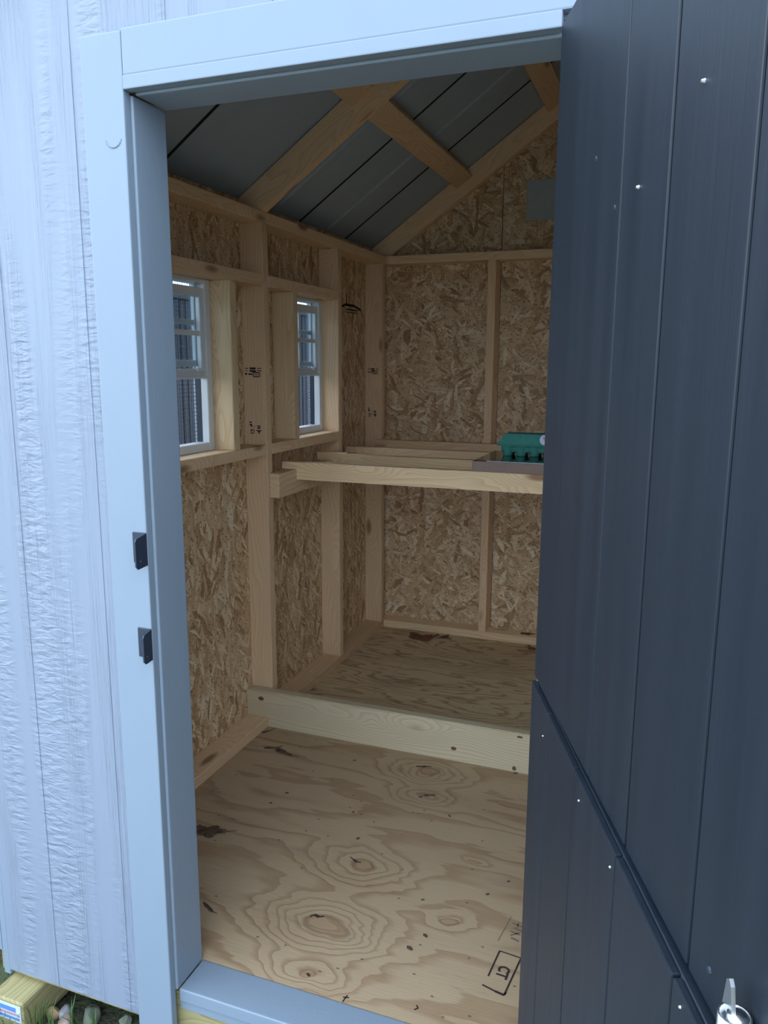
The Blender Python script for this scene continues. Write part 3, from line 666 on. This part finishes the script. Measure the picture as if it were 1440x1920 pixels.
seg = [(-.006, .010, -.002, .006), (-.002, .006, -.004, .001), (-.004, .001, .001, -.002), (.001, .011, .003, .004), (.003, .004, .007, .009), (-.008, .004, -.006, .008), (.004, -.003, .008, .002)]
strokes('sticker_print', seg, .0014, on_lid(.498, .56, .0011), 'ink', stk)
for x in (.408, .572):
    bm = bmesh.new(); cyl(bm, (0, 0, -.004), (0, 0, .002), .008, .006, 12); mesh_obj('lid_dimple', bm, 'pulp_green', on_lid(x, .75, 0), lid)
bm = bmesh.new(); add_box(bm, ax0 - .006, ax0 + .006, cy0 + .01, cy0 + .04, cz + .037, cz + .048, .003, 2); mesh_obj('end_tab', bm, 'pulp_green', None, ec)

# ------------------------------------------------------------------ dead leaves and scraps
def leaf_obj(x, y, z, s, rot, mat, lab, seed, curl=.25, lobes=5, cat='leaf'):
    rs = random.Random(seed); bm = bmesh.new(); n = 40; out = []
    for i in range(n):
        t = 2 * math.pi * i / n; r = .55 + .38 * abs(math.cos(lobes * t / 2)) * (.8 + .4 * rs.random()); 
        out.append((r * math.cos(t) * s, r * math.sin(t) * s * (.62 if lobes > 3 else .3)))
    cv = bm.verts.new((0, 0, .12 * s)); ring0 = [bm.verts.new((p[0] * .5, p[1] * .5, .05 * s + rs.random() * .06 * s)) for p in out]
    ring1 = [bm.verts.new((p[0], p[1], max(.001, curl * s * rs.random() * (abs(p[0]) / s)))) for p in out]
    for i in range(n):
        j = (i + 1) % n; bm.faces.new((cv, ring0[i], ring0[j])); bm.faces.new((ring0[i], ring1[i], ring1[j], ring0[j]))
    cyl(bm, (s * .8, 0, .03 * s), (s * 1.5, s * .15, .005), .0012, .0008, 5)
    o = mesh_obj('dead_leaf', bm, mat, Matrix.Translation((x, y, z)) @ Matrix.Rotation(rot, 4, 'Z'), None, True)
    tag(o, lab, cat, 'dead leaves on the floor'); return o
leaf_obj(-.185, 2.335, .0005, .088, .2, 'leaf', 'curled reddish brown dead leaf against the back bottom plate', 1, .35)
leaf_obj(-.09, 2.385, .0005, .035, 1.2, 'leaf_dark', 'small dark leaf scrap beside the curled brown leaf', 2)
leaf_obj(.352, 2.375, .0005, .035, 2.4, 'leaf', 'brown leaf on the rear floor near the dark door', 3, .5)
leaf_obj(.305, 2.475, T + .0005, .036, .1, 'leaf', 'flat brown leaf lying on the back bottom plate', 4, .2)
leaf_obj(-.289, 1.035, .0005, .05, -.35, 'leaf_dark', 'dark shrivelled leaf on pale plywood near the divider', 5, .1, 3)
leaf_obj(-.345, 1.045, .0005, .03, .4, 'leaf_dark', 'small dark leaf scrap near the window wall plate', 6, .1, 3)
leaf_obj(-.420, 1.150, .0005, .028, .9, 'leaf_dark', 'tiny dark leaf scrap in the corner of plate and divider', 7, .1, 3)
leaf_obj(-.265, .530, .0005, .055, .25, 'leaf_dark', 'dark crumpled leaf on the plywood beside the door jamb', 8, .3)
leaf_obj(-.085, .250, .0005, .026, -.5, 'leaf_dark', 'dark twig scrap on the plywood close to the door sill', 9, .1, 2)
rs = random.Random(11)
for (x, y, L, a) in ((.507, 1.184, .016, .3), (.433, .298, .02, -.5), (.27, .945, .02, .1), (.255, .93, .014, .4), (.29, .955, .016, -.2), (.09, .775, .012, .9), (.37, .86, .012, -.5), (.56, .55, .012, .6), (.455, .35, .016, -.6), (.60, .62, .010, .2), (.155, .655, .014, 1.0), (.41, .47, .010, .4), (-.03, 1.07, .013, .1), (-.15, .80, .014, .15), (-.17, .73, .012, 0)):
    bm = bmesh.new(); w_ = L * .28
    prism(bm, [(-L / 2, 0), (-L * .2, -w_), (L * .3, -w_ * .7), (L / 2, w_ * .2), (L * .1, w_), (-L * .3, w_ * .6)], 0, .0015)
    o = mesh_obj('bark_chip', bm, 'leaf_dark', Matrix.Translation((x, y, .0002)) @ Matrix.Rotation(a, 4, 'Z')); tag(o, 'tiny dark bark chip on the pale plywood floor', 'wood chip', 'bark chips on the plywood')

# ------------------------------------------------------------------ outdoors
bm = bmesh.new(); N = 40
g = [[bm.verts.new((-30 + 60 * i / N, -30 + 60 * j / N, GZ + .012 * math.sin(i * 1.7) * math.cos(j * 2.3))) for j in range(N + 1)] for i in range(N + 1)]
for i in range(N):
    for j in range(N): bm.faces.new((g[i][j], g[i + 1][j], g[i + 1][j + 1], g[i][j + 1]))
gr = mesh_obj('ground', bm, 'soil', None, None, True); tag(gr, 'dark soil with sparse grass around the shed, paled in front to bounce light', None, None, 'structure')
def skid(x0, x1, lab):
    r = empty('skid_beam', ((x0 + x1) / 2, 1.2, GZ), lab, 'beam', 'skids under the shed')
    board('timber', (x0, x1, -.058, YB + .05, -.204, -.1155), 'y', 'lumber_pressure', r, .004); return r
sk = skid(-.487, -.392, 'greenish treated skid beam end sticking out below the siding, with a paper tag')
skid(XR - .09, XR - .001, 'treated skid beam under the far side of the shed')
bm = bmesh.new(); add_box(bm, -.489, -.396, -.0600, -.0585, -.167, -.124); tg = mesh_obj('paper_tag', bm, 'tag_paper', None, sk)
bm = bmesh.new(); add_box(bm, -.489, -.410, -.0606, -.0600, -.142, -.130); mesh_obj('printed_band', bm, 'tag_blue', None, tg)
bm = bmesh.new(); add_box(bm, -.489, -.402, -.0606, -.0600, -.151, -.145); mesh_obj('printed_band', bm, 'tag_red', None, tg)
bm = bmesh.new(); add_box(bm, -.489, -.400, -.0606, -.0600, -.162, -.155); mesh_obj('printed_band', bm, 'tag_blue', None, tg)
def stone(x, y, r, mat, lab, seed, sq=(1, .8, .65)):
    rs = random.Random(seed); bm = bmesh.new(); bmesh.ops.create_icosphere(bm, subdivisions=3, radius=r)
    cuts = [(Vector((rs.uniform(-1, 1), rs.uniform(-1, 1), rs.uniform(-.6, 1))).normalized(), rs.uniform(.62, .85) * r) for _ in range(9)]
    for v_ in bm.verts:
        for nn, dd in cuts:
            e = v_.co.dot(nn) - dd
            if e > 0: v_.co -= nn * e
        v_.co = Vector((v_.co.x * sq[0], v_.co.y * sq[1], v_.co.z * sq[2]))
    o = mesh_obj('stone', bm, mat, Matrix.Translation((x, y, GZ + r * .35)) @ Matrix.Rotation(rs.random() * 6, 4, 'Z')); tag(o, lab, 'stone', 'stones under the wall edge')
stone(-.378, .018, .020, 'stone_tan', 'small orange tan stone beside the skid beam', 1, (.8, 1, .9)); stone(-.350, .028, .021, 'stone_grey', 'pale grey angular stone beside the orange one', 2)
stone(-.325, -.002, .026, 'stone_pink', 'dull pinkish flat stone in front of the grey one', 3, (1.2, .7, .5)); stone(-.285, .040, .029, 'stone_moss', 'large mossy grey green stone under the siding edge', 4, (1.1, .8, .7))
stone(-.235, .015, .018, 'stone_grey', 'small dark half buried stone below the casing', 5); stone(-.20, .06, .02, 'stone_moss', 'small mossy stone under the rim joist', 6)
rs = random.Random(3); bm = bmesh.new()
def blade(x, y, h, w_, a, lean):
    dx, dy = math.cos(a) * w_, math.sin(a) * w_; lx, ly = math.cos(a + 1.6) * lean, math.sin(a + 1.6) * lean
    p = [bm.verts.new(q) for q in ((x - dx, y - dy, GZ - .01), (x + dx, y + dy, GZ - .01), (x + dx * .8 + lx * .35, y + dy * .8 + ly * .35, GZ + h * .6), (x - dx * .8 + lx * .35, y - dy * .8 + ly * .35, GZ + h * .6), (x + lx, y + ly, GZ + h))]
    bm.faces.new((p[0], p[1], p[2], p[3])); bm.faces.new((p[3], p[2], p[4]))
for i in range(15000):
    blade(rs.uniform(-1.5, 2.6), rs.uniform(-1.8, -.10), rs.uniform(.015, .05), rs.uniform(.001, .0022), rs.uniform(0, 6.3), rs.uniform(.005, .03))
o = mesh_obj('grass', bm, 'grass'); tag(o, 'sparse green grass blades growing in front of the shed', 'grass', None, 'stuff')
bm = bmesh.new()
for i in range(2500): blade(rs.uniform(-1.48, -.60), rs.uniform(0, 3.5), rs.uniform(.02, .07), rs.uniform(.0015, .003), rs.uniform(0, 6.3), rs.uniform(.005, .03))
o = mesh_obj('grass', bm, 'grass'); tag(o, 'green grass blades growing between the shed and the dark fence', 'grass', None, 'stuff')
bm = bmesh.new()
for (x, y) in ((-.383, -.03), (-.378, -.02), (-.372, -.035), (-.380, -.045), (-.42, -.078), (-.46, -.08), (-.44, -.085), (-.48, -.09), (-.35, -.02), (-.30, .0), (-.27, -.01), (-.33, -.03), (-.25, .01)):
    for _ in range(4): blade(x + rs.uniform(-.008, .008), y + rs.uniform(-.008, .006), rs.uniform(.05, .10), .0022, rs.uniform(0, 6.3), rs.uniform(.01, .035))
for i in range(300): blade(rs.uniform(-.36, -.10), rs.uniform(-.09, -.03), rs.uniform(.01, .03), .0013, rs.uniform(0, 6.3), rs.uniform(.005, .02))
o = mesh_obj('grass', bm, 'grass'); tag(o, 'longer grass tuft growing among the stones by the skid beam', 'grass', None, 'stuff')
# dark ribbed fence outside the windows
fn = empty('dark_fence', (-1.6, 2.0, GZ), 'dark navy ribbed fence standing outside the shed windows', 'fence')
bm = bmesh.new(); prof = []
y = .1
while y < 7.0:
    prof += [(-1.60, y), (-1.60, y + .038), (-1.606, y + .042), (-1.606, y + .050)]; y += .054
top = 1.70
A = [bm.verts.new((p[0], p[1], GZ)) for p in prof]; B = [bm.verts.new((p[0], p[1], top)) for p in prof]
for i in range(len(prof) - 1): bm.faces.new((A[i], A[i + 1], B[i + 1], B[i]))
A2 = [bm.verts.new((p[0] - .012, p[1], GZ)) for p in prof]; B2 = [bm.verts.new((p[0] - .012, p[1], top)) for p in prof]
for i in range(len(prof) - 1): bm.faces.new((A2[i], B2[i], B2[i + 1], A2[i + 1])); bm.faces.new((B[i], B[i + 1], B2[i + 1], B2[i]))
mesh_obj('ribbed_panel', bm, 'fence_dark', None, fn)
bm = bmesh.new(); add_box(bm, -1.64, -1.59, .1, 7.0, top - .02, top + .012, .003); mesh_obj('top_rail', bm, 'fence_dark', None, fn)
